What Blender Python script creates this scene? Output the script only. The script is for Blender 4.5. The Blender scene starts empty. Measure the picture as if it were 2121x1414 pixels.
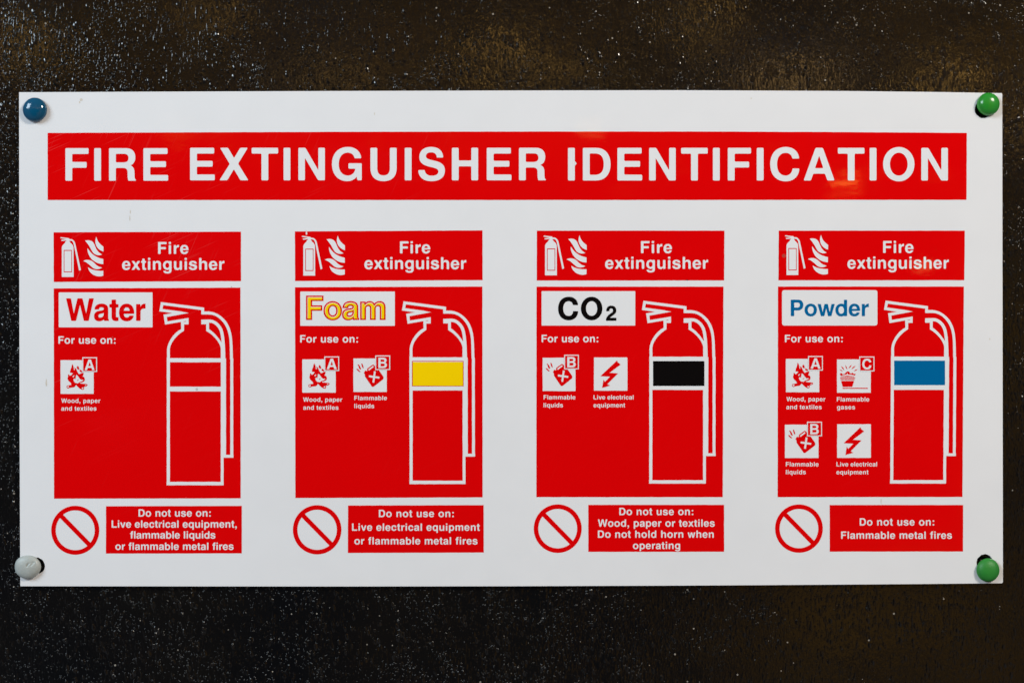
import bpy, bmesh, math, random
from mathutils import Vector, Matrix
from mathutils.geometry import delaunay_2d_cdt

random.seed(7)
S = bpy.context.scene
COL = S.collection

# ------------------------------------------------------------------ camera
MM = 0.6 / 2037.0                       # metres per photo pixel: the sign is 600 mm wide
PW, PH = 2121.0, 1414.0
LENS, SENSOR = 50.0, 36.0
FRONT = -0.0032                         # y of the sign's printed face (wall face is y = 0)
DIST = PW * MM * LENS / SENSOR
YAW = math.radians(0.58)
cam_d = bpy.data.cameras.new('camera')
cam_d.lens = LENS; cam_d.sensor_width = SENSOR; cam_d.clip_start = 0.01; cam_d.clip_end = 50
cam = bpy.data.objects.new('camera', cam_d); COL.objects.link(cam)
cam.location = (-math.tan(YAW) * DIST, FRONT - DIST, 0)
cam.rotation_euler = (math.radians(90), 0, -YAW)
S.camera = cam
_fwd = Vector((math.sin(YAW), math.cos(YAW), 0)); _rgt = Vector((math.cos(YAW), -math.sin(YAW), 0))
def at(px, py, y=FRONT):
    """plan of the sign: a measured point of the printed artwork -> (x, z) on the plane y"""
    a = (px - PW / 2) / PW * SENSOR / LENS
    b = (PH / 2 - py) / PW * SENSOR / LENS
    d = _fwd + _rgt * a + Vector((0, 0, b))
    t = (y - cam.location.y) / d.y
    return cam.location.x + d.x * t, cam.location.z + d.z * t

# ------------------------------------------------------------------ the room's light
w = bpy.data.worlds.new('World'); S.world = w; w.use_nodes = True
nt = w.node_tree; nt.nodes.clear()
def N(tree, kind, **kw):
    n = tree.nodes.new(kind)
    for k, v in kw.items():
        if k == 'ins':
            for kk, vv in v.items(): n.inputs[kk].default_value = vv
        else: setattr(n, k, v)
    return n
def M(tree, op, a, b=None, clamp=False):
    n = tree.nodes.new('ShaderNodeMath'); n.operation = op; n.use_clamp = clamp
    for i, v in enumerate((a, b)):
        if v is None: continue
        if isinstance(v, (int, float)): n.inputs[i].default_value = v
        else: tree.links.new(v, n.inputs[i])
    return n.outputs[0]
out = N(nt, 'ShaderNodeOutputWorld'); bg = N(nt, 'ShaderNodeBackground')
tc = N(nt, 'ShaderNodeTexCoord'); sep = N(nt, 'ShaderNodeSeparateXYZ')
nt.links.new(tc.outputs['Generated'], sep.inputs[0])
# a dim room seen past the camera: warm lit ceiling and right-hand side, dark in the middle and below left,
# with warm glow and cool grey blobs added for the wall to reflect, plain grey to the sides
ny = M(nt, 'MAXIMUM', M(nt, 'MULTIPLY', sep.outputs[1], -1.0), 0.15)
u = M(nt, 'DIVIDE', sep.outputs[0], ny); v = M(nt, 'DIVIDE', sep.outputs[2], ny)
comb = N(nt, 'ShaderNodeCombineXYZ')
nt.links.new(u, comb.inputs[0]); nt.links.new(M(nt, 'MULTIPLY', v, 1.7), comb.inputs[1])
def wnoise(scale, off, detail=3.0):
    mp = N(nt, 'ShaderNodeMapping', ins={'Location': (off, off * 0.37, 0)}); nt.links.new(comb.outputs[0], mp.inputs['Vector'])
    n = N(nt, 'ShaderNodeTexNoise', ins={'Scale': scale, 'Detail': detail, 'Roughness': 0.55}); nt.links.new(mp.outputs[0], n.inputs['Vector'])
    return n.outputs['Fac']
def band(x, a, b): return M(nt, 'MULTIPLY', M(nt, 'SUBTRACT', x, a), 1.0 / (b - a), True)
z_top = band(v, 0.09, 0.17)
z_low = M(nt, 'MULTIPLY', band(u, 0.10, 0.20), band(M(nt, 'MULTIPLY', v, -1.0), 0.12, 0.19))
z_side = band(u, 0.315, 0.35)
warmz = M(nt, 'MAXIMUM', M(nt, 'MAXIMUM', M(nt, 'MULTIPLY', z_top, 0.50), M(nt, 'MULTIPLY', z_low, 1.0)), M(nt, 'MULTIPLY', z_side, 0.8))
n1 = wnoise(9.0, 1.3)
def colmix(fac, a, b):
    m_ = N(nt, 'ShaderNodeMix', data_type='RGBA'); nt.links.new(fac, m_.inputs[0])
    for sock, c_ in ((m_.inputs[6], a), (m_.inputs[7], b)):
        if hasattr(c_, 'links'): nt.links.new(c_, sock)
        else: sock.default_value = (*c_, 1)
    return m_.outputs[2]
room = colmix(M(nt, 'MULTIPLY', warmz, band(n1, 0.38, 0.58)), (0.020, 0.028, 0.042), (0.60, 0.31, 0.045))
cool = M(nt, 'MULTIPLY', M(nt, 'MAXIMUM', z_top, M(nt, 'MULTIPLY', band(M(nt, 'MULTIPLY', u, -1.0), 0.02, 0.2), 0.35)), band(wnoise(8.0, 7.7), 0.56, 0.66))
room = colmix(cool, room, (0.19, 0.22, 0.29))
glow = M(nt, 'MULTIPLY', z_top, band(wnoise(19.0, 4.1, 1.0), 0.64, 0.72))
room = colmix(glow, room, (1.9, 0.90, 0.12))
rad = M(nt, 'SQRT', M(nt, 'ADD', M(nt, 'MULTIPLY', u, u), M(nt, 'MULTIPLY', v, v)))
far = N(nt, 'ShaderNodeMapRange', ins={'From Min': 0.50, 'From Max': 0.9}); nt.links.new(rad, far.inputs['Value'])
nt.links.new(colmix(far.outputs[0], room, (0.175, 0.185, 0.205)), bg.inputs['Color']); bg.inputs['Strength'].default_value = 1.0
nt.links.new(bg.outputs[0], out.inputs['Surface'])

def lamp(name, loc, target, sx, sy, watts, col, shape='RECTANGLE'):
    l = bpy.data.lights.new(name, 'AREA'); l.shape = shape; l.size = sx; l.size_y = sy
    l.energy = watts; l.color = col
    o = bpy.data.objects.new(name, l); COL.objects.link(o)
    o.location = loc
    o.rotation_euler = (Vector(target) - Vector(loc)).to_track_quat('-Z', 'Y').to_euler()
    return o
lamp('window_light', (-1.75, -1.40, 1.0), (-0.02, 0, 0), 0.9, 0.9, 41.5, (0.72, 0.88, 1.0))
lamp('room_light', (1.30, -1.45, 1.15), (0.02, 0, 0), 0.45, 0.45, 32.5, (1.0, 0.92, 0.80))
def mirror_lamp(px, py, depth, sx, sy, watts, col):
    x, z = at(px, py)
    k = depth / DIST
    lamp('warm_glint_lamp', (x + (x - cam.location.x) * k, -depth, z + z * k), (x, 0, z), sx, sy, watts, col)
WARM = (1.0, 0.56, 0.14)
mirror_lamp(1749, 382, 2.0, 0.046, 0.018, 0.055, (1.0, 0.38, 0.05))
mirror_lamp(1222, 264, 2.2, 0.050, 0.016, 0.020, WARM)
mirror_lamp(1912, 553, 2.2, 0.035, 0.012, 0.014, WARM)
for px, py, wt, sx, sy in ((1640, 165, .11, .16, .025), (1040, 115, .10, .05, .09), (40, 95, .07, .03, .07), (1960, 172, .11, .13, .02),
                           (1460, 40, .06, .025, .10), (1180, 150, .04, .10, .02), (700, 165, .06, .20, .02), (440, 20, .05, .12, .03), (2105, 260, .05, .02, .10)):
    mirror_lamp(px, py, 2.4, sx, sy, wt, WARM)  # added warm lights, spread out and shaped to fleck the wall with gold
S.view_settings.view_transform = 'Standard'; S.view_settings.look = 'None'
S.view_settings.exposure = 0.0; S.view_settings.gamma = 1.0; S.view_settings.use_curve_mapping = False

# ------------------------------------------------------------------ materials
def new_mat(name):
    m = bpy.data.materials.new(name); m.use_nodes = True
    t = m.node_tree; t.nodes.clear()
    o = N(t, 'ShaderNodeOutputMaterial'); p = N(t, 'ShaderNodeBsdfPrincipled')
    t.links.new(p.outputs[0], o.inputs['Surface'])
    return m, t, p
def obj_coord(t, scale=(1, 1, 1), turn=0.0):
    """position on the wall plane, first turned in that plane, then stretched"""
    g = N(t, 'ShaderNodeNewGeometry'); src = g.outputs['Position']
    for kw in ({'Rotation': (0, turn, 0)}, {'Scale': scale}):
        mp = N(t, 'ShaderNodeMapping')
        for k_, v_ in kw.items(): mp.inputs[k_].default_value = v_
        t.links.new(src, mp.inputs['Vector']); src = mp.outputs[0]
    return src, g
def noise(t, vec, scale, detail=2, rough=0.5):
    n = N(t, 'ShaderNodeTexNoise', ins={'Scale': scale, 'Detail': detail, 'Roughness': rough})
    t.links.new(vec, n.inputs['Vector']); return n.outputs['Fac']
def ramp(t, fac, stops):
    r = N(t, 'ShaderNodeValToRGB'); t.links.new(fac, r.inputs['Fac'])
    e = r.color_ramp.elements
    while len(e) < len(stops): e.new(0.5)
    for i, (p, c) in enumerate(stops):
        e[i].position = p; e[i].color = (c, c, c, 1) if isinstance(c, (int, float)) else (*c, 1)
    return r.outputs[0]
def mixc(t, fac, a, b):
    n = N(t, 'ShaderNodeMix', data_type='RGBA')
    for sock, v in ((n.inputs[0], fac), (n.inputs[6], a), (n.inputs[7], b)):
        if hasattr(v, 'links'): t.links.new(v, sock)
        elif isinstance(v, (int, float)): sock.default_value = v
        else: sock.default_value = (*v, 1)
    return n.outputs[2]

def print_mat(name, col, scratch_col, rough=0.045, wear=1.0, spec=0.18, scuff=0.03):
    """smooth glossy plastic or ink with fine scratches, a few specks of dirt and a faintly wavy face"""
    m, t, p = new_mat(name)
    p.inputs['Specular IOR Level'].default_value = spec
    # fine straight scratches in two directions, only where the sheet has been rubbed (upper left most)
    v1, geo = obj_coord(t, (22, 1, 1500), math.radians(24))
    v2, _ = obj_coord(t, (26, 1, 1300), math.radians(66))
    v0, _ = obj_coord(t)
    s1 = ramp(t, noise(t, v1, 1.0, 1), [(0.66, 0), (0.74, 1)])
    s2 = ramp(t, noise(t, v2, 1.0, 1), [(0.67, 0), (0.75, 1)])
    sp = N(t, 'ShaderNodeSeparateXYZ'); t.links.new(geo.outputs['Position'], sp.inputs[0])
    zone = M(t, 'ADD', M(t, 'MULTIPLY', sp.outputs[0], -1.7), M(t, 'MULTIPLY', sp.outputs[2], 1.6))
    zone = M(t, 'ADD', zone, M(t, 'MULTIPLY', M(t, 'SUBTRACT', noise(t, v0, 14, 2), 0.5), 1.2))
    zone = ramp(t, zone, [(0.32, scuff), (0.90, 1.0)])
    s = M(t, 'MULTIPLY', M(t, 'MAXIMUM', s1, s2), zone)
    c = mixc(t, M(t, 'MULTIPLY', s, 0.23 * wear), col, scratch_col)
    # uneven ink: a very slight mottle
    mot = noise(t, v0, 55, 3)
    c = mixc(t, M(t, 'MULTIPLY', ramp(t, mot, [(0.35, 0), (0.75, 1)]), 0.05), c, tuple(x * 0.72 for x in col))
    # handling marks: broad, very faint
    c = mixc(t, M(t, 'MULTIPLY', ramp(t, noise(t, v0, 7, 4, 0.6), [(0.42, 0), (0.66, 1)]), 0.05), c, tuple(x * 0.6 for x in col))
    # specks of dirt
    vo = N(t, 'ShaderNodeTexVoronoi', feature='F1', ins={'Scale': 42.0}); t.links.new(v0, vo.inputs['Vector'])
    sc = N(t, 'ShaderNodeSeparateXYZ'); t.links.new(vo.outputs['Color'], sc.inputs[0])
    rad = M(t, 'MULTIPLY', M(t, 'POWER', sc.outputs[0], 5.0), 0.055)
    speck = M(t, 'LESS_THAN', vo.outputs['Distance'], rad)
    c = mixc(t, M(t, 'MULTIPLY', speck, 0.4), c, (0.16, 0.13, 0.10))
    t.links.new(c, p.inputs['Base Color'])
    rg = M(t, 'ADD', M(t, 'MULTIPLY', noise(t, v0, 30, 3), 0.03), rough - 0.015)
    t.links.new(M(t, 'ADD', rg, M(t, 'MULTIPLY', s, 0.2)), p.inputs['Roughness'])
    vw, _ = obj_coord(t, (1, 1, 2.2))
    b = N(t, 'ShaderNodeBump', ins={'Strength': 1.0, 'Distance': 0.00005})
    h = M(t, 'ADD', noise(t, vw, 32, 1), M(t, 'MULTIPLY', noise(t, vw, 230, 1), 0.10))
    t.links.new(h, b.inputs['Height']); t.links.new(b.outputs[0], p.inputs['Normal'])
    return m
WHITE = print_mat('white_plastic', (0.80, 0.80, 0.822), (0.60, 0.60, 0.60), 0.045, 0.55, 0.09, 0.16)
RED = print_mat('red_ink', (0.76, 0.0004, 0.0012), (0.80, 0.28, 0.26))
YEL = print_mat('yellow_ink', (0.99, 0.66, 0.0006), (0.9, 0.8, 0.4), wear=0.2)
BLACK = print_mat('black_ink', (0.004, 0.003, 0.003), (0.10, 0.09, 0.08), 0.2)
BLUE = print_mat('blue_ink', (0.0004, 0.130, 0.335), (0.2, 0.35, 0.5), wear=0.5)

def wall_mat():
    m, t, p = new_mat('black_gloss_paint')
    v0, _ = obj_coord(t)
    vs, _ = obj_coord(t, (1, 1, 0.16))
    big = noise(t, v0, 9, 4, 0.6)
    c = mixc(t, ramp(t, big, [(0.35, 0), (0.7, 1)]), (0.0022, 0.0022, 0.0026), (0.0055, 0.0042, 0.003))
    # dust and paint flecks caught in the coat
    vo = N(t, 'ShaderNodeTexVoronoi', feature='F1', ins={'Scale': 260.0}); t.links.new(v0, vo.inputs['Vector'])
    sc = N(t, 'ShaderNodeSeparateXYZ'); t.links.new(vo.outputs['Color'], sc.inputs[0])
    fl = M(t, 'LESS_THAN', vo.outputs['Distance'], M(t, 'MULTIPLY', M(t, 'POWER', sc.outputs[0], 9.0), 0.17))
    c = mixc(t, M(t, 'MULTIPLY', fl, 0.8), c, (0.32, 0.29, 0.25))
    t.links.new(c, p.inputs['Base Color'])
    t.links.new(ramp(t, noise(t, v0, 22, 4, 0.65), [(0.3, 0.05), (0.75, 0.125)]), p.inputs['Roughness'])
    def nibs(vec, scale, power, size):
        """little domes of dust and roller texture under the gloss, mostly small, a few large"""
        q = N(t, 'ShaderNodeTexVoronoi', feature='F1', ins={'Scale': scale}); t.links.new(vec, q.inputs['Vector'])
        sx = N(t, 'ShaderNodeSeparateXYZ'); t.links.new(q.outputs['Color'], sx.inputs[0])
        rr = M(t, 'ADD', M(t, 'MULTIPLY', M(t, 'POWER', sx.outputs[1], power), size), 0.02)
        k_ = M(t, 'DIVIDE', q.outputs['Distance'], rr)
        dome = M(t, 'SUBTRACT', 1.0, M(t, 'MULTIPLY', k_, k_), True)
        return M(t, 'MULTIPLY', dome, rr)
    vc, _ = obj_coord(t, (1, 1, 0.05)); vb, _ = obj_coord(t, (1, 1, 0.22)); vg, _ = obj_coord(t, (1, 1, 0.5))
    cols = ramp(t, noise(t, vc, 190, 2, 0.6), [(0.42, 0.25), (0.66, 1.0)])             # brush lines: nibs gather in upright rows
    patch = ramp(t, noise(t, v0, 26, 4, 0.65), [(0.36, 0.12), (0.68, 1.0)])
    vt, _ = obj_coord(t, (1.0, 1, 0.55), math.radians(12))
    spz = N(t, 'ShaderNodeSeparateXYZ'); t.links.new(v0, spz.inputs[0])
    rough_zone = ramp(t, M(t, 'ADD', M(t, 'MULTIPLY', spz.outputs[2], 2.0), 0.5), [(0.70, 1.0), (0.86, 0.42)])      # the upper boards were brushed smoother
    rough_zone = M(t, 'MULTIPLY', rough_zone, ramp(t, M(t, 'ADD', M(t, 'MULTIPLY', spz.outputs[0], 2.0), 0.3), [(0.42, 1.0), (0.66, 0.45)]))   # and the right-hand ones
    h = M(t, 'MULTIPLY', nibs(vt, 600, 6.0, 0.75), M(t, 'MULTIPLY', cols, rough_zone))
    h = M(t, 'ADD', h, M(t, 'MULTIPLY', nibs(v0, 900, 3.5, 0.5), M(t, 'MULTIPLY', M(t, 'MULTIPLY', patch, rough_zone), 0.8)))
    h = M(t, 'ADD', h, M(t, 'MULTIPLY', noise(t, vt, 680, 2, 0.6), M(t, 'MULTIPLY', M(t, 'MULTIPLY', patch, M(t, 'MULTIPLY', rough_zone, rough_zone)), 0.34)))
    h = M(t, 'ADD', h, M(t, 'MULTIPLY', ramp(t, noise(t, vb, 620, 2, 0.6), [(0.55, 0), (0.78, 1)]), M(t, 'MULTIPLY', ramp(t, noise(t, v0, 55, 2, 0.6), [(0.42, 0.15), (0.65, 1)]), 0.20)))
    h = M(t, 'ADD', h, M(t, 'ADD', M(t, 'MULTIPLY', noise(t, v0, 50, 2, 0.5), 0.14), M(t, 'MULTIPLY', nibs(vg, 560, 3.2, 0.75), M(t, 'MULTIPLY', cols, 0.30))))
    h = M(t, 'ADD', h, M(t, 'MULTIPLY', noise(t, vg, 800, 1, 0.5), 0.045))
    b = N(t, 'ShaderNodeBump', ins={'Strength': 1.0, 'Distance': 0.00085})
    t.links.new(h, b.inputs['Height']); t.links.new(b.outputs[0], p.inputs['Normal'])
    return m
def cap_mat(name, col, rough, dirt=0.0):
    m, t, p = new_mat(name)
    v0, _ = obj_coord(t)
    n = noise(t, v0, 380, 3, 0.6)
    c = mixc(t, M(t, 'MULTIPLY', ramp(t, n, [(0.4, 0), (0.7, 1)]), 0.25 + dirt), col, tuple(x * 0.75 for x in col))
    t.links.new(c, p.inputs['Base Color'])
    t.links.new(M(t, 'ADD', M(t, 'MULTIPLY', n, 0.1), rough - 0.05), p.inputs['Roughness'])
    b = N(t, 'ShaderNodeBump', ins={'Strength': 0.6, 'Distance': 0.00012})
    t.links.new(noise(t, v0, 900, 2), b.inputs['Height']); t.links.new(b.outputs[0], p.inputs['Normal'])
    return m

# ------------------------------------------------------------------ flat artwork tools
def bez(p0, p1, p2, p3, n):
    r = []
    for i in range(1, n + 1):
        u = i / n; v = 1 - u
        r.append((v**3*p0[0] + 3*v*v*u*p1[0] + 3*v*u*u*p2[0] + u**3*p3[0],
                  v**3*p0[1] + 3*v*v*u*p1[1] + 3*v*u*u*p2[1] + u**3*p3[1]))
    return r
def path(s, n=9):
    tk = s.replace(',', ' ').split(); i = 0; pts = []
    while i < len(tk):
        c = tk[i]
        if c in 'ML':
            i += 1
            while i < len(tk) and tk[i] not in 'MLC':
                pts.append((float(tk[i]), float(tk[i+1]))); i += 2
        elif c == 'C':
            i += 1
            while i < len(tk) and tk[i] not in 'MLC':
                q = [float(x) for x in tk[i:i+6]]
                pts += bez(pts[-1], q[0:2], q[2:4], q[4:6], n); i += 6
    if len(pts) > 2 and math.dist(pts[0], pts[-1]) < 1e-6: pts.pop()
    return pts
def area(p): return 0.5 * sum(p[i-1][0]*p[i][1] - p[i][0]*p[i-1][1] for i in range(len(p)))
def ell(cx, cy, rx, ry, n=40, k=None):
    if k is None: return [(cx + rx*math.cos(2*math.pi*i/n), cy + ry*math.sin(2*math.pi*i/n)) for i in range(n)]
    # squarer oval of lettering
    a, b = rx*k, ry*k
    return path(f'M {cx+rx} {cy} C {cx+rx} {cy+b} {cx+a} {cy+ry} {cx} {cy+ry} C {cx-a} {cy+ry} {cx-rx} {cy+b} {cx-rx} {cy}'
                f' C {cx-rx} {cy-b} {cx-a} {cy-ry} {cx} {cy-ry} C {cx+a} {cy-ry} {cx+rx} {cy-b} {cx+rx} {cy}')
def rect(x0, y0, x1, y1): return [(x0, y0), (x1, y0), (x1, y1), (x0, y1)]
def bar(a, b, wd):
    dx, dy = b[0]-a[0], b[1]-a[1]; l = math.hypot(dx, dy); nx, ny = -dy/l*wd/2, dx/l*wd/2
    return [(a[0]+nx, a[1]+ny), (b[0]+nx, b[1]+ny), (b[0]-nx, b[1]-ny), (a[0]-nx, a[1]-ny)]
def offset(p, d):
    """grow (d > 0) or shrink a closed outline"""
    n = len(p); sgn = 1 if area(p) > 0 else -1; r = []
    for i in range(n):
        a, b, c = p[i-1], p[i], p[(i+1) % n]
        u = (b[0]-a[0], b[1]-a[1]); v = (c[0]-b[0], c[1]-b[1])
        lu, lv = math.hypot(*u) or 1e-9, math.hypot(*v) or 1e-9
        n1 = (u[1]/lu*sgn, -u[0]/lu*sgn); n2 = (v[1]/lv*sgn, -v[0]/lv*sgn)
        mx, my = n1[0]+n2[0], n1[1]+n2[1]; q = max(mx*mx+my*my, 0.9)
        r.append((b[0]+2*d*mx/q, b[1]+2*d*my/q))
    return r
def fillet(p, r):
    """soften sharp corners the way screen-printed ink does"""
    n = len(p); o = []
    for i in range(n):
        a, b, c = p[i-1], p[i], p[(i+1) % n]
        u = (a[0]-b[0], a[1]-b[1]); v = (c[0]-b[0], c[1]-b[1])
        lu, lv = math.hypot(*u), math.hypot(*v)
        if lu < 1e-6: continue
        cs = (u[0]*v[0]+u[1]*v[1])/(lu*lv+1e-12)
        if cs > -0.86 and r > 0:
            k = min(r, 0.42*lu, 0.42*lv)
            p0 = (b[0]+u[0]/lu*k, b[1]+u[1]/lu*k); p2 = (b[0]+v[0]/lv*k, b[1]+v[1]/lv*k)
            for s in (0, .33, .67, 1):
                w_ = 1-s
                o.append((w_*w_*p0[0]+2*w_*s*b[0]+s*s*p2[0], w_*w_*p0[1]+2*w_*s*b[1]+s*s*p2[1]))
        else: o.append(b)
    return o
def wobble(p, amp=0.16, step=13.0):
    """hand-cut / squeegeed edge: slightly wavering straight lines"""
    o = []
    for i in range(len(p)):
        a, b = p[i], p[(i+1) % len(p)]
        l = math.dist(a, b); n = max(1, int(l/step))
        for j in range(n):
            t = j/n; x, y = a[0]+(b[0]-a[0])*t, a[1]+(b[1]-a[1])*t
            if j: x += random.uniform(-amp, amp); y += random.uniform(-amp, amp)
            o.append((x, y))
    return o
def inside(p, x, y):
    r = False; j = len(p)-1
    for i in range(len(p)):
        xi, yi = p[i]; xj, yj = p[j]
        if (yi > y) != (yj > y) and x < (xj-xi)*(y-yi)/(yj-yi)+xi: r = not r
        j = i
    return r
def fill(ops):
    """ops: [('+'|'-', outline)...] painted in order -> (verts, triangles)"""
    vs, es = [], []
    for _, p in ops:
        b = len(vs); vs += [Vector(q) for q in p]
        es += [(b+i, b+(i+1) % len(p)) for i in range(len(p))]
    sc = max(max(abs(v.x), abs(v.y)) for v in vs)
    V, E, F, *_ = delaunay_2d_cdt(vs, es, [], 0, 1e-7*sc)
    bb = [(s, p, min(q[0] for q in p), max(q[0] for q in p), min(q[1] for q in p), max(q[1] for q in p)) for s, p in ops]
    T = []
    for f in F:
        x = sum(V[i].x for i in f)/len(f); y = sum(V[i].y for i in f)/len(f); on = False
        for s, p, x0, x1, y0, y1 in bb:
            if x0 <= x <= x1 and y0 <= y <= y1 and (on == (s == '-')) and inside(p, x, y): on = s == '+'
        if on: T.append(tuple(f))
    used = sorted({i for f in T for i in f}); mp = {k: i for i, k in enumerate(used)}
    return [(V[i].x, V[i].y) for i in used], [tuple(mp[i] for i in f) for f in T]

STEP = 0.00008                          # thickness of one coat of ink
class Sheet:
    """one printed mark: collects filled outlines in artwork pixels, links them as one mesh"""
    def __init__(s): s.v = []; s.f = []
    def add(s, ops):
        V, T = fill(ops); s.raw(V, T); return s
    def raw(s, V, T):
        b = len(s.v); s.v += V; s.f += [tuple(b+i for i in f) for f in T]
    def build(s, name, mat, parent, level):
        y = FRONT - STEP*level
        pts = [(lambda q: (q[0], y, q[1]))(at(px, py)) for px, py in s.v]
        fs = []
        for f in s.f:
            a, b, c = (pts[i] for i in f[:3])
            # normal towards the viewer (-y)
            cr = (b[2]-a[2])*(c[0]-a[0]) - (b[0]-a[0])*(c[2]-a[2])
            fs.append(f if cr < 0 else f[::-1])
        me = bpy.data.meshes.new(name); me.from_pydata(pts, [], fs); me.update()
        me.materials.append(mat)
        o = bpy.data.objects.new(name, me); COL.objects.link(o)
        if parent: o.parent = parent
        return o

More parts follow.
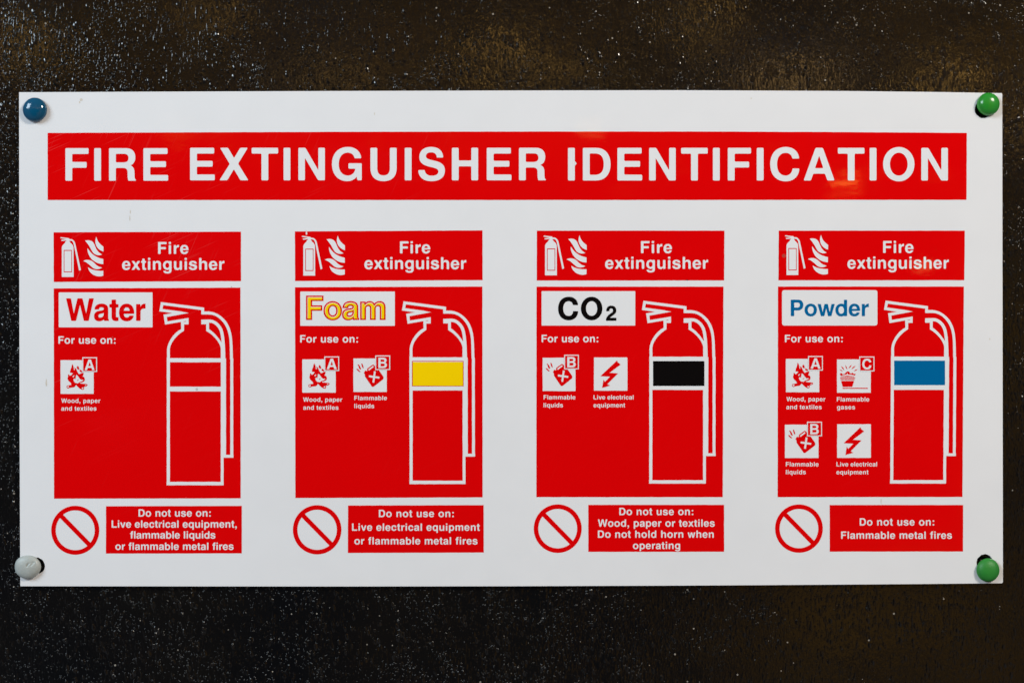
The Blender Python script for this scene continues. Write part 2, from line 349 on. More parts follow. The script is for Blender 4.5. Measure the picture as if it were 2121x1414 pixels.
# ------------------------------------------------------------------ bold grotesque lettering (1000 units/em)
P = path
def box(x0, y0, x1, y1): return [(x0, y0), (x1, y0), (x1, y1), (x0, y1)]
K = 0.58
BOWL_R = lambda x0, x1: [('+', ell((x0+x1)/2, 266, (x1-x0)/2, 280, k=K)), ('-', ell((x0+x1)/2, 266, (x1-x0)/2-137, 166, k=K))]
ARCH = 'M 65 0 L 205 0 L 205 316 C 205 390 244 428 302 428 C 366 428 406 396 406 324 L 406 0 L 546 0 L 546 350 C 546 472 470 546 356 546 C 284 546 236 516 199 460 '
G = {
 'A': (722, [('+', P('M 20 0 L 180 0 L 230 150 L 492 150 L 540 0 L 702 0 L 444 718 L 282 718')), ('-', P('M 268 270 L 454 270 L 362 546'))]),
 'B': (722, [('+', P('M 76 0 L 420 0 C 580 0 669 76 669 204 C 669 300 622 350 546 376 C 614 404 646 454 646 530 C 646 650 570 718 416 718 L 76 718')),
             ('-', P('M 226 122 L 400 122 C 480 122 519 152 519 214 C 519 278 480 308 400 308 L 226 308')),
             ('-', P('M 226 428 L 386 428 C 460 428 496 456 496 512 C 496 568 460 596 386 596 L 226 596'))]),
 'C': (722, [('+', P('M 681 482 L 532 482 C 518 560 465 608 384 608 C 266 608 194 512 194 359 C 194 205 264 108 382 108 C 470 108 524 164 536 264 L 686 264 C 676 90 560 -19 384 -19 C 176 -19 44 128 44 357 C 44 592 178 737 386 737 C 556 737 668 640 681 482'))]),
 'D': (722, [('+', P('M 76 0 L 366 0 C 570 0 685 140 685 358 C 685 578 570 718 366 718 L 76 718')), ('-', P('M 226 124 L 340 124 C 474 124 535 200 535 358 C 535 518 474 594 340 594 L 226 594'))]),
 'E': (667, [('+', P('M 76 0 L 621 0 L 621 128 L 226 128 L 226 301 L 575 301 L 575 429 L 226 429 L 226 590 L 608 590 L 608 718 L 76 718'))]),
 'F': (611, [('+', P('M 76 0 L 226 0 L 226 286 L 545 286 L 545 414 L 226 414 L 226 590 L 587 590 L 587 718 L 76 718'))]),
 'G': (778, [('+', P('M 692 486 L 545 486 C 530 564 474 611 394 611 C 270 611 194 514 194 358 C 194 202 272 105 396 105 C 480 105 545 158 562 256 L 408 256 L 408 376 L 702 376 L 702 0 L 606 0 L 590 82 C 546 14 470 -19 374 -19 C 176 -19 44 136 44 358 C 44 590 180 737 396 737 C 566 737 678 640 692 486'))]),
 'H': (722, [('+', P('M 71 0 L 221 0 L 221 309 L 501 309 L 501 0 L 651 0 L 651 718 L 501 718 L 501 437 L 221 437 L 221 718 L 71 718'))]),
 'I': (278, [('+', box(64, 0, 214, 718))]),
 'L': (611, [('+', P('M 76 0 L 583 0 L 583 128 L 226 128 L 226 718 L 76 718'))]),
 'N': (722, [('+', P('M 69 0 L 213 0 L 213 496 L 506 0 L 654 0 L 654 718 L 510 718 L 510 222 L 223 718 L 69 718'))]),
 'O': (778, [('+', ell(389, 359, 345, 378, k=0.565)), ('-', ell(389, 359, 195, 252, k=0.565))]),
 'P': (667, [('+', P('M 76 0 L 226 0 L 226 250 L 384 250 C 540 250 627 345 627 486 C 627 630 545 718 400 718 L 76 718')), ('-', P('M 226 374 L 360 374 C 436 374 477 410 477 484 C 477 558 440 594 364 594 L 226 594'))]),
 'R': (722, [('+', P('M 76 0 L 226 0 L 226 283 L 378 283 C 452 283 486 258 486 180 C 486 100 486 40 506 0 L 668 0 L 668 22 C 640 40 640 70 638 180 C 637 270 612 310 548 338 C 622 366 656 434 656 520 C 656 636 588 718 450 718 L 76 718')),
             ('-', P('M 226 404 L 390 404 C 466 404 506 432 506 500 C 506 566 470 594 398 594 L 226 594'))]),
 'S': (667, [('+', P('M 592 502 C 586 650 490 737 324 737 C 166 737 64 654 64 516 C 64 400 130 340 278 304 L 364 283 C 452 262 484 238 484 190 C 484 136 430 101 340 101 C 244 101 190 146 184 226 L 39 226 C 44 70 152 -19 334 -19 C 522 -19 629 72 629 214 C 629 326 566 390 424 425 L 318 451 C 236 471 209 492 209 536 C 209 586 252 617 326 617 C 404 617 446 580 450 502'))]),
 'T': (611, [('+', P('M 231 0 L 381 0 L 381 590 L 598 590 L 598 718 L 14 718 L 14 590 L 231 590'))]),
 'U': (722, [('+', P('M 72 718 L 72 274 C 72 80 180 -19 361 -19 C 543 -19 651 80 651 274 L 651 718 L 501 718 L 501 274 C 501 162 456 108 361 108 C 267 108 222 162 222 274 L 222 718'))]),
 'W': (944, [('+', P('M 6 718 L 160 718 L 262 222 L 392 718 L 552 718 L 682 222 L 784 718 L 938 718 L 762 0 L 610 0 L 472 522 L 334 0 L 182 0'))]),
 'X': (667, [('+', P('M 14 0 L 186 0 L 333 246 L 478 0 L 653 0 L 425 368 L 641 718 L 473 718 L 337 490 L 203 718 L 27 718 L 241 362'))]),
 'a': (556, [('+', P('M 46 368 C 52 480 138 546 276 546 C 420 546 500 484 500 380 L 500 118 C 500 60 508 40 527 22 L 527 0 L 374 0 C 368 16 364 34 362 52 C 318 8 264 -14 194 -14 C 92 -14 29 48 29 144 C 29 248 84 298 226 318 C 330 332 358 342 358 380 C 358 420 330 438 272 438 C 216 438 190 418 184 368')),
             ('-', P('M 358 262 C 340 248 318 242 252 230 C 194 220 168 196 168 154 C 168 116 192 95 234 95 C 308 95 358 146 358 220'))]),
 'b': (611, BOWL_R(62, 578) + [('+', box(61, 0, 201, 718))]),
 'c': (556, [('+', P('M 519 330 L 384 330 C 374 396 340 430 288 430 C 212 430 174 376 174 264 C 174 154 214 100 288 100 C 342 100 378 136 386 204 L 522 204 C 514 70 424 -14 290 -14 C 132 -14 34 96 34 266 C 34 440 134 546 290 546 C 424 546 514 464 519 330'))]),
 'd': (611, BOWL_R(34, 550) + [('+', box(411, 0, 551, 718))]),
 'e': (556, [('+', P('M 528 228 L 172 228 C 176 144 218 98 282 98 C 326 98 358 118 374 160 L 514 160 C 484 50 400 -14 278 -14 C 120 -14 23 92 23 262 C 23 440 122 546 276 546 C 438 546 532 430 528 228')),
             ('-', P('M 174 316 L 384 316 C 380 394 340 434 278 434 C 216 434 180 394 174 316'))]),
 'f': (333, [('+', P('M 96 0 L 236 0 L 236 430 L 318 430 L 318 532 L 236 532 L 236 572 C 236 606 252 618 284 618 C 296 618 308 617 318 616 L 318 724 C 300 726 276 727 252 727 C 146 727 96 680 96 584 L 96 532 L 10 532 L 10 430 L 96 430'))]),
 'g': (611, [('+', ell(297, 272, 257, 274, k=K)), ('-', ell(297, 272, 120, 160, k=K)), ('+', box(413, 40, 553, 532)),
             ('+', P('M 553 60 L 553 -10 C 553 -150 470 -217 302 -217 C 158 -217 66 -160 58 -58 L 200 -58 C 208 -96 240 -112 300 -112 C 376 -112 413 -80 413 -8 L 413 60'))]),
 'h': (611, [('+', P(ARCH + 'L 205 470 L 205 718 L 65 718'))]),
 'i': (278, [('+', box(69, 0, 209, 532)), ('+', box(69, 600, 209, 725))]),
 'l': (278, [('+', box(69, 0, 209, 718))]),
 'm': (889, [('+', P('M 64 0 L 204 0 L 204 316 C 204 392 238 430 288 430 C 346 430 375 400 375 330 L 375 0 L 515 0 L 515 316 C 515 392 549 430 599 430 C 657 430 686 400 686 330 L 686 0 L 826 0 L 826 372 C 826 486 762 546 660 546 C 590 546 536 516 494 456 C 466 514 412 546 342 546 C 280 546 232 518 196 464 L 196 532 L 64 532'))]),
 'n': (611, [('+', P(ARCH + 'L 199 532 L 65 532'))]),
 'o': (611, [('+', ell(306, 266, 272, 280, k=K)), ('-', ell(306, 266, 132, 166, k=K))]),
 'p': (611, BOWL_R(62, 578) + [('+', box(62, -207, 202, 532))]),
 'q': (611, BOWL_R(34, 550) + [('+', box(412, -207, 552, 532))]),
 'r': (389, [('+', P('M 64 0 L 204 0 L 204 264 C 204 356 250 398 338 398 C 352 398 362 397 373 395 L 373 544 C 366 545 360 546 352 546 C 286 546 232 508 198 432 L 198 532 L 64 532'))]),
 's': (556, [('+', P('M 500 372 C 496 484 410 546 270 546 C 130 546 44 480 44 376 C 44 288 92 250 216 222 L 290 204 C 350 190 374 176 374 148 C 374 112 338 94 276 94 C 208 94 172 118 166 172 L 30 172 C 34 54 124 -14 276 -14 C 430 -14 519 56 519 170 C 519 258 468 300 356 326 L 262 348 C 204 362 184 374 184 400 C 184 428 216 444 266 444 C 326 444 358 420 362 372'))]),
 't': (333, [('+', P('M 86 676 L 226 676 L 226 532 L 309 532 L 309 430 L 226 430 L 226 156 C 226 116 236 106 274 106 C 288 106 298 107 309 108 L 309 2 C 288 -4 262 -6 232 -6 C 130 -6 86 40 86 130 L 86 430 L 10 430 L 10 532 L 86 532'))]),
 'u': (611, [('+', [(611-x, 532-y) for x, y in P(ARCH + 'L 199 532 L 65 532')])]),
 'v': (556, [('+', P('M 13 532 L 162 532 L 278 160 L 394 532 L 543 532 L 354 0 L 202 0'))]),
 'w': (778, [('+', P('M 10 532 L 154 532 L 234 160 L 318 532 L 461 532 L 545 160 L 625 532 L 769 532 L 618 0 L 470 0 L 389 350 L 309 0 L 161 0'))]),
 'x': (556, [('+', P('M 15 0 L 174 0 L 278 166 L 382 0 L 541 0 L 360 270 L 534 532 L 376 532 L 278 372 L 180 532 L 22 532 L 196 270'))]),
 '2': (556, [('+', P('M 26 0 L 511 0 L 511 124 L 206 124 C 230 170 268 200 350 256 C 466 334 508 400 508 494 C 508 626 414 710 272 710 C 124 710 38 618 38 458 L 172 458 C 172 546 206 592 270 592 C 330 592 366 554 366 490 C 366 430 340 396 250 336 C 84 224 30 148 26 0'))]),
 ',': (278, [('+', P('M 64 146 L 214 146 L 214 0 C 214 -96 160 -150 64 -168 L 64 -100 C 116 -88 140 -58 142 0 L 64 0'))]),
 ':': (333, [('+', box(92, 0, 242, 146)), ('+', box(92, 366, 242, 512))]),
}
_gc = {}
def glyph(ch, rnd, off):
    k = (ch, rnd, off)
    if k not in _gc:
        ops = []
        for s, p in G[ch][1]:
            if off: p = offset(p, off if s == '+' else -off)
            ops.append((s, fillet(p, rnd)))
        _gc[k] = fill(ops)
    return _gc[k]
def ink(ch):
    xs = [q[0] for s, p in G[ch][1] for q in p]; return min(xs), max(xs)
def text(sh, s, x0, x1, base, cap, rnd=22, off=0, dx=0, dy=0):
    u = cap / 718.0
    space = 300
    nat = sum(G[c][0] if c != ' ' else space for c in s) - ink(s[0])[0] - (G[s[-1]][0] - ink(s[-1])[1])
    tr = ((x1 - x0)/u - nat) / max(1, len(s)-1)
    k = 1.0
    if tr < -16 or tr > 75:                # set a little narrower / wider rather than too tight / loose
        t2 = max(-16, min(75, tr)); k = (x1 - x0)/u / (nat + t2*(len(s)-1)); tr = t2
    x = -ink(s[0])[0]
    for c in s:
        if c == ' ': x += space + tr; continue
        V, T = glyph(c, rnd, off)
        sh.raw([(x0 + (x + a)*u*k + dx, base - b*u + dy) for a, b in V], T)
        x += G[c][0] + tr
    return sh
def lines(rows, name, mat, parent, level, **kw):
    sh = Sheet()
    for r in rows: text(sh, *r, **kw)
    return sh.build(name, mat, parent, level)

# ------------------------------------------------------------------ wall
def tag(o, label=None, cat=None, group=None, kind=None):
    for k_, v_ in (('label', label), ('category', cat), ('group', group), ('kind', kind)):
        if v_: o[k_] = v_
def mesh_obj(name, bm, mat, parent=None, smooth=False):
    me = bpy.data.meshes.new(name); bm.normal_update(); bm.to_mesh(me); bm.free()
    me.materials.append(mat)
    if smooth:
        for p_ in me.polygons: p_.use_smooth = True
    o = bpy.data.objects.new(name, me); COL.objects.link(o)
    if parent: o.parent = parent
    return o
bm = bmesh.new()
bmesh.ops.create_cube(bm, size=1.0, matrix=Matrix.Translation((0, 0.05, 0)) @ Matrix.Diagonal((2.4, 0.1, 1.8, 1)))
wall = mesh_obj('wall', bm, wall_mat())
tag(wall, 'black gloss painted rough wall behind the sign', 'wall', kind='structure')

# ------------------------------------------------------------------ the sign
sign = bpy.data.objects.new('safety_sign', None); COL.objects.link(sign)
tag(sign, 'white plastic fire extinguisher identification sign with red panels on black wall', 'sign')

holes = [(2037, 227, 18), (2040, 1164, 17), (76, 1171, 17)]
outline = [(39.5, 191.4), (300, 190.3), (700, 188.8), (1060, 187.8), (1400, 187.2), (1750, 188.8), (1950, 191), (2074.5, 193.2), (2076, 195),
           (2076.6, 700), (2077.4, 1204.5), (2075.5, 1207), (1900, 1208.7), (1600, 1210.8), (1400, 1211.9), (1060, 1213.2), (700, 1213.7), (42, 1213.2),
           (40.6, 900), (40, 600)]
ops = [('+', outline)] + [('-', [(x+random.uniform(-.5, .5), y+random.uniform(-.5, .5)) for x, y in ell(cx, cy, r, r, 28)]) for cx, cy, r in holes]
V, T = fill(ops)
bm = bmesh.new()
vv = [bm.verts.new((at(*q)[0], FRONT, at(*q)[1])) for q in V]
fs = [bm.faces.new([vv[i] for i in f]) for f in T]
for f_ in fs:
    f_.normal_update()
    if f_.normal.y > 0: f_.normal_flip()
ext = bmesh.ops.extrude_face_region(bm, geom=fs)
for v_ in ext['geom']:
    if isinstance(v_, bmesh.types.BMVert): v_.co.y = -0.0006
bmesh.ops.recalc_face_normals(bm, faces=bm.faces)
mesh_obj('backing_plate', bm, WHITE, sign)

# title banner
top = [(98.8, 275.6), (400, 274.4), (700, 273.4), (1040, 272.8), (1400, 272.7), (1700, 273.6), (2002.4, 275.6)]
bot = [(2001.8, 413.9), (1700, 413.9), (1400, 414.2), (1040, 414.3), (700, 414.3), (98.8, 414.4)]
ban = Sheet().add([('+', wobble(top + bot))]).build('title_banner', RED, sign, 1)
tt = Sheet()
text(tt, 'FIRE', 135.6, 348.3, 374.6, 67.4, rnd=26)
text(tt, 'EXTINGUISHER', 393.8, 1130.4, 373.7, 67.3, rnd=26)
text(tt, 'IDENTIFICATION', 1176.4, 1963.2, 374.1, 67.6, rnd=26)
tt.add([('+', [(1190.7, 334), (1192.6, 336), (1194.3, 339.6), (1192.4, 341.4), (1190.7, 344)])])
tt.build('lettering', WHITE, ban, 2)

def quad_panel(name, q, level=1, mat=None, rnd=0, parent=None, amp=0.16):
    p = wobble(q, amp)
    if rnd: p = fillet(q, rnd)
    return Sheet().add([('+', p)]).build(name, mat or RED, parent or sign, level)

STAIN = cap_mat('old_stain', (0.66, 0.60, 0.52), 0.5)
for x, y, a, b in ((168, 207, 2.6, 3.4), (165, 212, 1.4, 2.2), (270, 439, 1.0, 3.6), (269, 452, 0.9, 5.5), (96, 792, 1.6, 8.0), (1423, 580, 2.0, 1.0), (1825, 1037, 0.9, 5.0), (776, 236, 0.8, 3.0), (1556, 204, 1.6, 1.2), (2050, 702, 0.9, 2.4)):
    Sheet().add([('+', [(x + (q-x)*random.uniform(.7, 1.2), y + (w_-y)*random.uniform(.7, 1.2)) for q, w_ in ell(x, y, a, b, 12)])]).build('stain', STAIN, sign, 1)

# header panels -----------------------------------------------------
def zc(p, ox, oy, s): return [(ox + x/s, oy + y/s) for x, y in p]
EXT_ICON = [('+', P('M 187 1322 L 187 470 C 190 410 230 370 280 330 L 290 292 L 325 272 L 312 250 L 312 205 L 380 185 L 408 205 L 415 262 L 400 280 L 425 290 L 437 325 C 490 360 526 400 530 480 L 533 1322')),
            ('+', P('M 152 158 L 145 190 L 320 217 L 400 212 L 385 188')), ('+', P('M 168 240 L 182 272 L 330 257 L 330 220')),
            ('+', P('M 400 215 L 470 218 C 530 240 570 290 584 360 L 745 1118 L 692 1138 L 545 420 C 530 320 500 270 460 265 L 400 262')),
            ('-', rect(243, 535, 485, 1187)), ('+', rect(263, 560, 466, 1163))]
FLAMES = [('+', P(s)) for s in (
    'M 1198 150 C 1230 290 1290 350 1405 440 L 1405 580 C 1270 540 1195 450 1172 330 C 1160 260 1180 200 1198 150',
    'M 868 262 C 960 235 1060 255 1110 320 C 1165 400 1180 520 1270 600 C 1300 630 1335 650 1365 668 C 1280 705 1170 690 1100 610 C 1040 520 1010 420 868 262',
    'M 940 480 C 1040 640 1160 750 1400 800 L 1400 948 C 1270 945 1150 890 1060 800 C 970 700 930 570 940 480',
    'M 815 858 C 900 800 1030 820 1100 880 C 1180 945 1210 1020 1365 1050 C 1280 1110 1170 1105 1100 1060 C 1020 1000 950 900 815 858',
    'M 955 1040 C 1050 1110 1180 1150 1400 1145 L 1400 1285 C 1290 1330 1170 1300 1080 1240 C 1000 1180 960 1100 955 1040')]
HEAD = [
  ([(111.1, 481.1), (499, 479.9), (499.2, 582.1), (111.4, 583.8)], (0, 0), ('Fire', 327.6, 390.6, 525.9, 24.6), ('extinguisher', 253, 464.8, 558.9, 24.6)),
  ([(610.8, 479.3), (999.3, 477.2), (999.6, 580), (611.2, 581.8)], (500.1, -2.7), ('Fire', 828.5, 891.2, 524.7, 24.8), ('extinguisher', 754.8, 965.7, 557.4, 24.8)),
  ([(1112, 477.8), (1500.5, 477.8), (1499.8, 580.6), (1111.8, 580.9)], (1000.7, -3.3), ('Fire', 1327.6, 1391.8, 524.2, 24.8), ('extinguisher', 1253.3, 1466.6, 556.8, 24.8)),
  ([(1612.9, 477.8), (1998.4, 477.8), (1997.2, 580.2), (1612.3, 580.4)], (1500.7, -3.9), ('Fire', 1829.1, 1892, 523.9, 24.8), ('extinguisher', 1755.1, 1965.1, 556.5, 24.8)),
]
for i, (q, (dx, dy), l1, l2) in enumerate(HEAD):
    h = quad_panel('header_panel', q)
    Sheet().add([(s, zc(p, 115+dx, 480+dy, 14.14)) for s, p in EXT_ICON]).build('extinguisher_symbol', WHITE, h, 2)
    Sheet().add([(s, zc(p, 115+dx, 480+dy, 14.14)) for s, p in FLAMES]).build('flame_symbol', WHITE, h, 2)
    sh = Sheet(); text(sh, *l1, rnd=40); text(sh, *l2, rnd=40)
    if i == 1: Sheet().add([('+', path('M 633 481 C 633 479.6 636.4 479.6 636.4 481 C 636.4 482.6 635.6 482.6 635.6 483.4 C 637 483.6 637.4 485.8 635 486.2 C 632.6 486.2 632.4 483.8 634.2 483.4 C 634.2 482.6 633 482.4 633 481'))]).build('ink_spot', WHITE, h, 2)
    sh.build('lettering', WHITE, h, 2)

# type panels -------------------------------------------------------
TYPE = [
  [(111.4, 597.2), (498.1, 595.7), (498.5, 1031.2), (112, 1032)],
  [(611.1, 594.8), (999, 593.4), (999.6, 1029.3), (611.8, 1030.7)],
  [(1111.4, 593.6), (1498.4, 593.6), (1496.9, 1028.8), (1111, 1028.8)],
  [(1611.4, 593.4), (1996.3, 593.4), (1993.4, 1028.5), (1610.7, 1028.8)]]
NAMEF = [(121.8, 605.5, 316, 677.7), (622.1, 603.7, 817.8, 674.7), (1121.8, 602.9, 1315.7, 674.1), (1619.7, 600.8, 1817.2, 674.1)]
USE = [(121.2, 239.4, 711.6), (621.8, 741.5, 709.2), (1121.8, 1239.1, 708.6), (1625.6, 1745.3, 708.6)]
AFF = [(345.1, 1.0, 625.5, 1.0, 0.0), (848.0, 0.983, 623.9, 0.998, -0.6), (1344.2, 0.9966, 622.8, 0.998, 0.2), (1843.2, 0.983, 622.5, 0.9987, 2.4)]
def za(s): return [(320 + x/7.856, 600 + y/7.856) for x, y in path(s, 7)]
DRAW = [
  ('+', za('M 105 200 L 808 290 L 808 352 L 806 402 L 762 400 L 762 330 L 143 250 L 131 312 L 430 352 L 558 378 L 300 381 L 80 350')),
  ('+', za('M 148 405 L 300 379 L 558 378 L 202 443 L 210 514 L 555 458 L 555 562 L 482 562 L 481 666 C 390 715 262 840 250 965 L 252 1130 L 206 1130 L 204 975 C 212 850 320 690 436 640 L 432 522 L 172 566')),
  ('-', za('M 472 516 L 512 509 L 512 520 L 472 521')),
  ('+', za('M 762 487 L 900 483 C 1010 486 1100 590 1120 690 C 1142 800 1150 900 1154 1130 L 1080 1130 L 1080 950 C 1068 860 960 730 842 668 L 842 560 L 762 560')),
  ('-', za('M 888 535 L 930 538 C 1010 562 1062 640 1075 720 C 1084 770 1090 820 1092 858 C 1050 790 970 690 888 640')),
  ('+', za('M 800 352 L 885 353 C 1010 360 1110 440 1170 520 C 1225 600 1252 690 1262 800 C 1272 900 1274 1000 1276 1130 L 1230 1130 C 1228 1000 1226 880 1220 810 C 1210 720 1190 640 1140 560 C 1080 475 1000 402 890 402 L 762 400')),
  ('+', rect(345.6, 740, 352.0, 1004.3)), ('+', rect(345.2, 997.2, 463.2, 1004.3)),
  ('+', rect(457.4, 742, 463.2, 1004.3)), ('+', rect(458, 742, 468.2, 944)),
  ('+', rect(461, 941.5, 483.6, 947.3)), ('+', rect(477.2, 742, 483.2, 946)),
  ('+', rect(349, 741.5, 461, 750)), ('+', rect(349, 800.4, 461, 810.3))]
def clean(p): return p
lab = ['red panel for the water type', 'red panel for the foam type with a yellow band', 'red panel for the carbon dioxide type with a black band', 'red panel for the powder type with a blue band']
panels = []
for i, q in enumerate(TYPE):
    tp = quad_panel('type_panel', q); tp['label'] = lab[i]; panels.append(tp)
    x0, y0, x1, y1 = NAMEF[i]
    quad_panel('name_field', rect(x0, y0, x1, y1), 2, WHITE, 5 if i == 3 else 1.2, tp)
    bx, sx, by, sy, sk = AFF[i]
    def tr(p, bx=bx, sx=sx, by=by, sy=sy, sk=sk):
        return [(bx + (x-345.1)*sx + sk*(1004-y)/379, by + (y-625.5)*sy) for x, y in p]
    ops = [(s, tr(wobble(p, 0.22, 10) if len(p) == 4 else p)) for s, p in DRAW]
    if i: ops.append(('+', tr(rect(349, 743, 461, 808))))
    Sheet().add(ops).build('extinguisher_drawing', WHITE, tp, 2)
    u = USE[i]
    lines([('For use on:', u[0], u[1], u[2], 15.5)], 'use_lettering', WHITE, tp, 2, rnd=50)
lines([('Water', 137.5, 301.2, 664, 46)], 'name_lettering', RED, panels[0], 3, off=5)
# foam: yellow letters inside a red keyline, printed a little out of register
fo = ('Foam', 635.4, 797.2, 661, 47.6)
lines([fo], 'name_keyline', RED, panels[1], 3, rnd=4, off=21)
lines([fo], 'name_gap', WHITE, panels[1], 4, rnd=4, off=-25)
lines([fo], 'name_lettering', YEL, panels[1], 5, rnd=4, off=-29, dx=0.4, dy=0.7)
lines([('CO', 1156.5, 1247.1, 661.4, 45.2), ('2', 1255.4, 1275.6, 663.7, 30.9)], 'name_lettering', BLACK, panels[2], 3, off=9)
lines([('Powder', 1637.8, 1799.4, 654.5, 33.9)], 'name_lettering', BLUE, panels[3], 3, off=0)
Sheet().add([('+', rect(853.4, 747.2, 960.1, 799.6)), ('-', rect(854.7, 748.5, 958.8, 798.3))]).build('band_keyline', RED, panels[1], 3)
Sheet().add([('+', wobble(rect(854.9, 749.6, 958.8, 798.6), 0.2))]).build('colour_band', YEL, panels[1], 4)
Sheet().add([('+', rect(1352.6, 747.5, 1458.9, 798.9))]).build('colour_band', BLACK, panels[2], 3)
Sheet().add([('+', rect(1852, 746.6, 1957.1, 797.1))]).build('colour_band', BLUE, panels[3], 3)

# hazard icons ------------------------------------------------------
ICON = {
 'A': dict(sq=(165, 245, 1245, 1340), badge=(878, 150, 1357, 628), letter=(958, 1278, 568, 346), ops=[
   ('+', P('M 545 365 L 580 430 L 598 500 L 602 570 L 635 560 L 620 485 L 670 520 L 705 600 L 735 660 L 770 705 L 850 665 L 915 650 L 915 700 L 885 780 L 930 790 L 958 850 L 955 900 L 920 945 L 850 970 L 790 972 L 820 1000 L 950 1015 L 1035 1025 L 1050 1055 L 1010 1095 L 930 1110 L 935 1160 L 915 1205 L 870 1208 L 780 1160 L 700 1080 L 670 1045 L 650 1085 L 610 1125 L 450 1145 L 430 1165 L 390 1160 L 360 1120 L 375 1070 L 520 1050 L 505 990 L 420 910 L 393 840 L 410 780 L 415 705 L 440 710 L 475 755 L 520 730 L 572 665 L 475 650 L 485 570 L 520 490')),
   ('-', P('M 675 715 L 720 740 L 780 830 L 830 880 L 920 880 L 860 930 L 780 960 L 730 1000 L 650 985 L 600 930 L 580 870 L 620 835 L 650 870 L 660 800')),
   ('-', P('M 600 735 L 622 745 L 600 790 L 562 802 L 555 780')), ('+', P('M 752 862 L 742 905 L 705 920 L 720 885')),
   ('-', ell(410, 1112, 30, 30, 12)), ('-', ell(885, 1155, 27, 27, 12)), ('-', P('M 950 1082 L 985 1045 L 1018 1050 L 990 1075')),
   ('+', P('M 725 425 L 760 470 L 780 545 L 735 550 L 695 510 L 700 460')), ('+', P('M 800 545 L 860 590 L 885 635 L 840 640 L 785 605'))]),
 'B': dict(sq=(188, 190, 1275, 1278), badge=(900, 92, 1385, 565), letter=(1002, 1290, 500, 335), ops=[
   ('+', P('M 570 580 L 640 600 L 635 545 L 650 510 L 805 400 C 830 385 850 390 880 425 L 905 470 L 940 575 L 1020 575 L 1155 770 C 1175 800 1175 850 1150 870 L 860 1100 C 830 1118 800 1115 785 1095 L 575 790 C 560 770 558 740 562 710 L 530 660')),
   ('-', fillet(bar((678, 568), (842, 440), 50), 20)), ('-', fillet(bar((888, 602), (835, 975), 64), 12)), ('-', fillet(bar((692, 765), (1038, 815), 64), 12)),
   ('+', P('M 318 385 L 355 382 L 395 430 L 442 530 L 415 548 L 380 520 L 350 430')), ('+', P('M 445 350 L 480 362 L 510 440 L 522 510 L 500 505 L 465 450')),
   ('+', P('M 283 530 L 330 528 L 380 580 L 428 622 L 385 632 L 330 585'))]),
 'C': dict(sq=(215, 215, 1310, 1315), badge=(935, 120, 1425, 608), letter=(1030, 1330, 540, 350), ops=[
   ('+', P('M 345 925 L 770 925 L 710 1118 L 400 1118')), ('+', rect(330, 858, 784, 892)), ('+', rect(315, 806, 802, 832)),
   ('+', P('M 345 775 L 560 752 L 770 775 L 768 788 L 345 788')),
   ('+', P('M 305 690 L 360 660 L 380 692 L 420 702 L 470 690 L 500 640 L 560 605 L 610 620 L 640 672 L 670 690 L 710 650 L 760 692 L 822 690 L 795 745 L 690 718 L 560 712 L 430 725 L 340 760')),
   ('-', P('M 530 715 L 545 650 L 570 715')), ('+', rect(397, 1152, 1212, 1182))] +
   [('+', [a, ((a[0]+b[0])/2 - (b[1]-a[1])*.11, (a[1]+b[1])/2 + (b[0]-a[0])*.11), b, ((a[0]+b[0])/2 + (b[1]-a[1])*.11, (a[1]+b[1])/2 - (b[0]-a[0])*.11)])
    for a, b in (((290, 545), (405, 608)), ((348, 430), (458, 578)), ((483, 398), (546, 552)), ((692, 390), (586, 520)), ((818, 420), (678, 538)), ((895, 532), (752, 608)))]),
 'Z': dict(sq=(165, 162, 1248, 1240), badge=None, letter=None, ops=[
   ('+', P('M 910 262 L 940 320 L 985 358 L 1030 392 L 670 660 L 945 680 L 598 1030 L 685 1075 L 430 1150 L 475 880 L 520 955 L 685 785 L 375 768'))]),
}
what = {'A': 'burning wood icon marked A', 'B': 'fuel can icon marked B', 'C': 'burning gas icon marked C', 'Z': 'red lightning bolt icon'}
def hazard(kind, x0, y0, x1, y1, caption):
    d = ICON[kind]; a = d['sq']; sx = (x1-x0)/(a[2]-a[0]); sy = (y1-y0)/(a[3]-a[1])
    def tr(p): return [(x0 + (x-a[0])*sx, y0 + (y-a[1])*sy) for x, y in p]
    ic = Sheet().add([('+', fillet(wobble(rect(x0, y0, x1, y1), 0.25, 8), 1.0))]).build('hazard_icon', WHITE, sign, 2)
    ic['label'] = what[kind]
    Sheet().add([(s, tr(p)) for s, p in d['ops']]).build('pictogram', RED, ic, 3)
    if d['badge']:
        b = d['badge']; c = 2.0/sx
        Sheet().add([('+', tr(rect(*b)))]).build('class_badge_border', WHITE, ic, 4)
        Sheet().add([('+', tr(rect(b[0]+c, b[1]+c, b[2]-c, b[3]-c)))]).build('class_badge', RED, ic, 5)
        l = d['letter']; q = tr([(l[0], l[2]), (l[1], l[2])])
        lines([(kind, q[0][0], q[1][0], q[0][1] - (0.3 if kind == 'C' else 0), l[3]*sy*(0.955 if kind == 'C' else 1))], 'class_letter', WHITE, ic, 6)
    lines(caption, 'caption', WHITE, ic, 2, rnd=55)
CH = 9.1
hazard('A', 125.5, 745.6, 194.2, 815.3, [('Wood, paper', 127.1, 207.9, 834.0, CH), ('and textiles', 127.1, 199.9, 850, CH)])
hazard('A', 626.2, 743.9, 695.4, 812.8, [('Wood, paper', 628, 708.8, 831.6, CH), ('and textiles', 628, 701, 848.2, CH)])
hazard('B', 732, 742.1, 801.2, 811.3, [('Flammable', 734, 801.5, 828.3, CH), ('liquids', 734, 775, 844.9, CH)])
hazard('B', 1123.9, 740.7, 1191.9, 809.6, [('Flammable', 1125.9, 1191.9, 826.8, CH), ('liquids', 1125.9, 1166, 843.1, CH)])
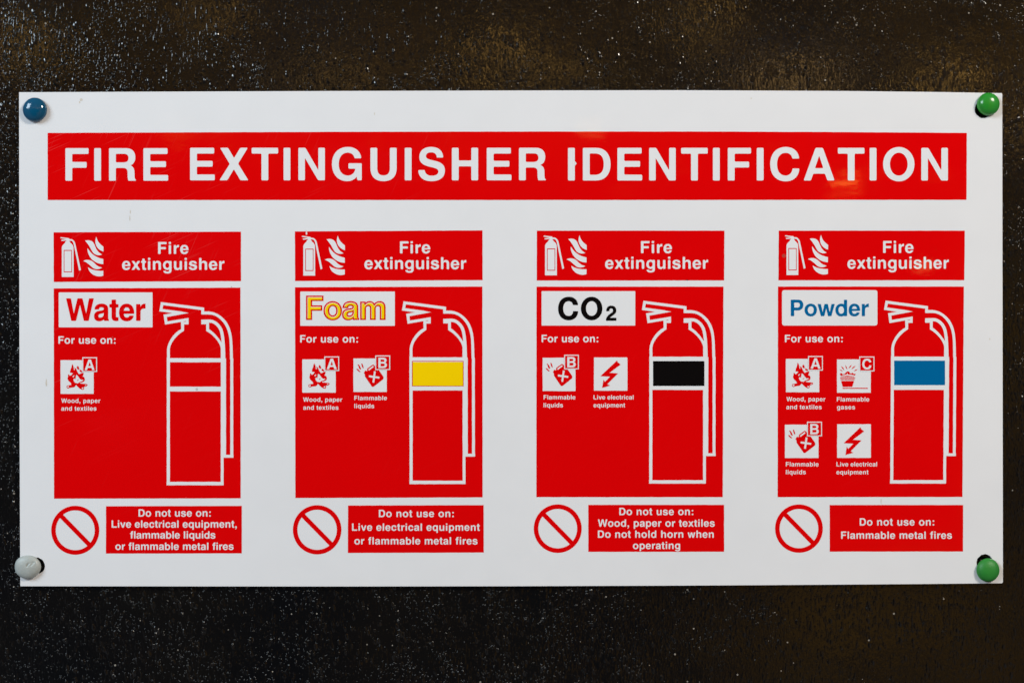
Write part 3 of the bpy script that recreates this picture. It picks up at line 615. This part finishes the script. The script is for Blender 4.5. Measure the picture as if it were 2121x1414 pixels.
hazard('Z', 1230.2, 740, 1299.4, 808.7, [('Live electrical', 1229.3, 1312.2, 826.8, CH), ('equipment', 1229.3, 1294.6, 843.2, CH)])
hazard('A', 1627.7, 743, 1696.9, 812, [('Wood, paper', 1628.9, 1709.4, 830.7, CH), ('and textiles', 1628.6, 1701.7, 847, CH)])
hazard('C', 1733.5, 744, 1803.5, 813.1, [('Flammable', 1733.2, 1800.3, 831, CH), ('gases', 1733.5, 1770.9, 847.3, CH)])
hazard('B', 1625.7, 879.1, 1695.3, 948.1, [('Flammable', 1627.6, 1695.3, 965.3, CH), ('liquids', 1627.6, 1669, 981.5, CH)])
hazard('Z', 1733.8, 878, 1803.7, 947.6, [('Live electrical', 1732.4, 1816.5, 965.3, CH), ('equipment', 1732.4, 1798.5, 981.7, CH)])

# prohibition rings and warning panels --------------------------------
for cx, cy, rx, ry in ((155.9, 1097.4, 49.7, 50.6), (656.9, 1096.4, 50.2, 50.9), (1155.2, 1094, 49.6, 50.2), (1654.8, 1093.9, 49.4, 50)):
    rr = math.sqrt(rx*ry)*0.86*0.70
    Sheet().add([('+', ell(cx, cy, rx, ry, 72)), ('-', ell(cx, cy, rx-9.3, ry-9.4, 72)),
                 ('+', bar((cx-rr-.6, cy-rr*1.02-.4), (cx+rr-.6, cy+rr*1.02-.4), 9.3))]).build('prohibition_symbol', RED, sign, 1)
WARN = [
  ([(219.7, 1047.7), (500.8, 1047), (500.8, 1145.1), (219.5, 1145.6)],
   [('Do not use on:', 287, 436.6, 1069.1, 15.2), ('Live electrical equipment,', 231.3, 490.4, 1092, 15.2), ('flammable liquids', 269.6, 446.2, 1114.5, 15.2), ('or flammable metal fires', 239, 483.9, 1138, 15.2)]),
  ([(720.9, 1046.2), (1001.7, 1045.4), (1002, 1143.5), (720.6, 1144.3)],
   [('Do not use on:', 784.8, 939.9, 1070.2, 15.2), ('Live electrical equipment', 729.2, 993.7, 1098.4, 15.2), ('or flammable metal fires', 734, 989.1, 1126.7, 15.2)]),
  ([(1218.5, 1044.9), (1499.6, 1044.9), (1499.8, 1141.8), (1218.6, 1142)],
   [('Do not use on:', 1282.7, 1435.9, 1066.1, 15.2), ('Wood, paper or textiles', 1238.3, 1480.2, 1090, 15.2), ('Do not hold horn when', 1238.3, 1478.3, 1112.9, 15.2), ('operating', 1310.9, 1408.7, 1136.3, 15.2)]),
  ([(1718.5, 1045.2), (1995, 1045.2), (1994.6, 1141.3), (1718.6, 1141.6)],
   [('Do not use on:', 1780.5, 1934.8, 1087.6, 15.2), ('Flammable metal fires', 1742.1, 1971.6, 1115, 15.2)])]
for q, rows in WARN:
    pn = quad_panel('warning_panel', q)
    lines(rows, 'lettering', WHITE, pn, 2, rnd=50)

# ------------------------------------------------------------------ screw caps in the corners
def cap(px, py, rx, ry, height, mat, label, dents=(), lump=0.0):
    x, z = at(px, py); bm = bmesh.new()
    RX, RY = rx*MM, ry*MM; n = 64; rings = []
    prof = [(0.30, 0.0028), (0.30, 0.0), (0.9, -0.0001), (0.985, -0.0004), (1.0, -0.0010)]          # shank into the hole, then rim
    for k_ in range(1, 15):
        a = k_/15*math.pi/2; prof.append((math.cos(a)**0.92, -0.0010 - (height-0.0010)*math.sin(a)))
    base = FRONT - 0.0000
    for r, d in prof:
        ring = []
        for j in range(n):
            a = 2*math.pi*j/n; q = r
            if lump: q *= 1 + lump*(0.5*math.sin(3*a+0.6) + 0.35*math.sin(5*a+2.0))
            vx, vz = RX*q*math.cos(a), RY*q*math.sin(a); dd = d
            if d < -0.0012:
                for (ax, az, bx_, bz, wd, dp) in dents:
                    ux, uz = bx_-ax, bz-az; t = max(0, min(1, ((vx/MM-ax)*ux+(vz/MM-az)*uz)/(ux*ux+uz*uz)))
                    ds = math.hypot(vx/MM-ax-ux*t, vz/MM-az-uz*t)
                    dd += dp*math.exp(-(ds/wd)**2)
            ring.append(bm.verts.new((vx, dd, vz)))
        rings.append(ring)
    for a, b in zip(rings, rings[1:]):
        for j in range(n): bm.faces.new((a[j], a[(j+1) % n], b[(j+1) % n], b[j]))
    tip = bm.verts.new((0, -height*1.0, 0))
    for j in range(n): bm.faces.new((rings[-1][j], rings[-1][(j+1) % n], tip))
    bm.faces.new(rings[0])
    bmesh.ops.recalc_face_normals(bm, faces=bm.faces)
    o = mesh_obj('screw_cap', bm, mat, None, True)
    o.location = (x, base, z)
    tag(o, label, 'screw cap', 'domed plastic screw caps at the corners of the sign')
    return o
cap(73.5, 228.2, 24.8, 25.2, 0.0052, cap_mat('blue_cap_plastic', (0.002, 0.074, 0.155), 0.08), 'glossy blue domed screw cap with window reflections')
cap(2045.5, 216.7, 23.5, 23.8, 0.0058, cap_mat('green_cap_plastic', (0.022, 0.27, 0.024), 0.22), 'shiny green domed screw cap with a yellow glint, hole edge showing below it')
cap(58.6, 1173, 27, 24.4, 0.0042, cap_mat('grey_cap_plastic', (0.42, 0.45, 0.43), 0.42, 0.2), 'pale grey dented screw cap overhanging the edge of the sign',
    dents=((1.5, 3.5, 3, 6, 1.6, 0.0007), (9, 4, 14.5, 10, 1.5, 0.0006), (5, 8, 12, 11, 2.2, 0.0003)), lump=0.028)
cap(2045.1, 1179.3, 23.7, 24.5, 0.0050, cap_mat('matt_green_cap_plastic', (0.018, 0.23, 0.024), 0.5), 'matt green domed screw cap with hole edge showing above it')
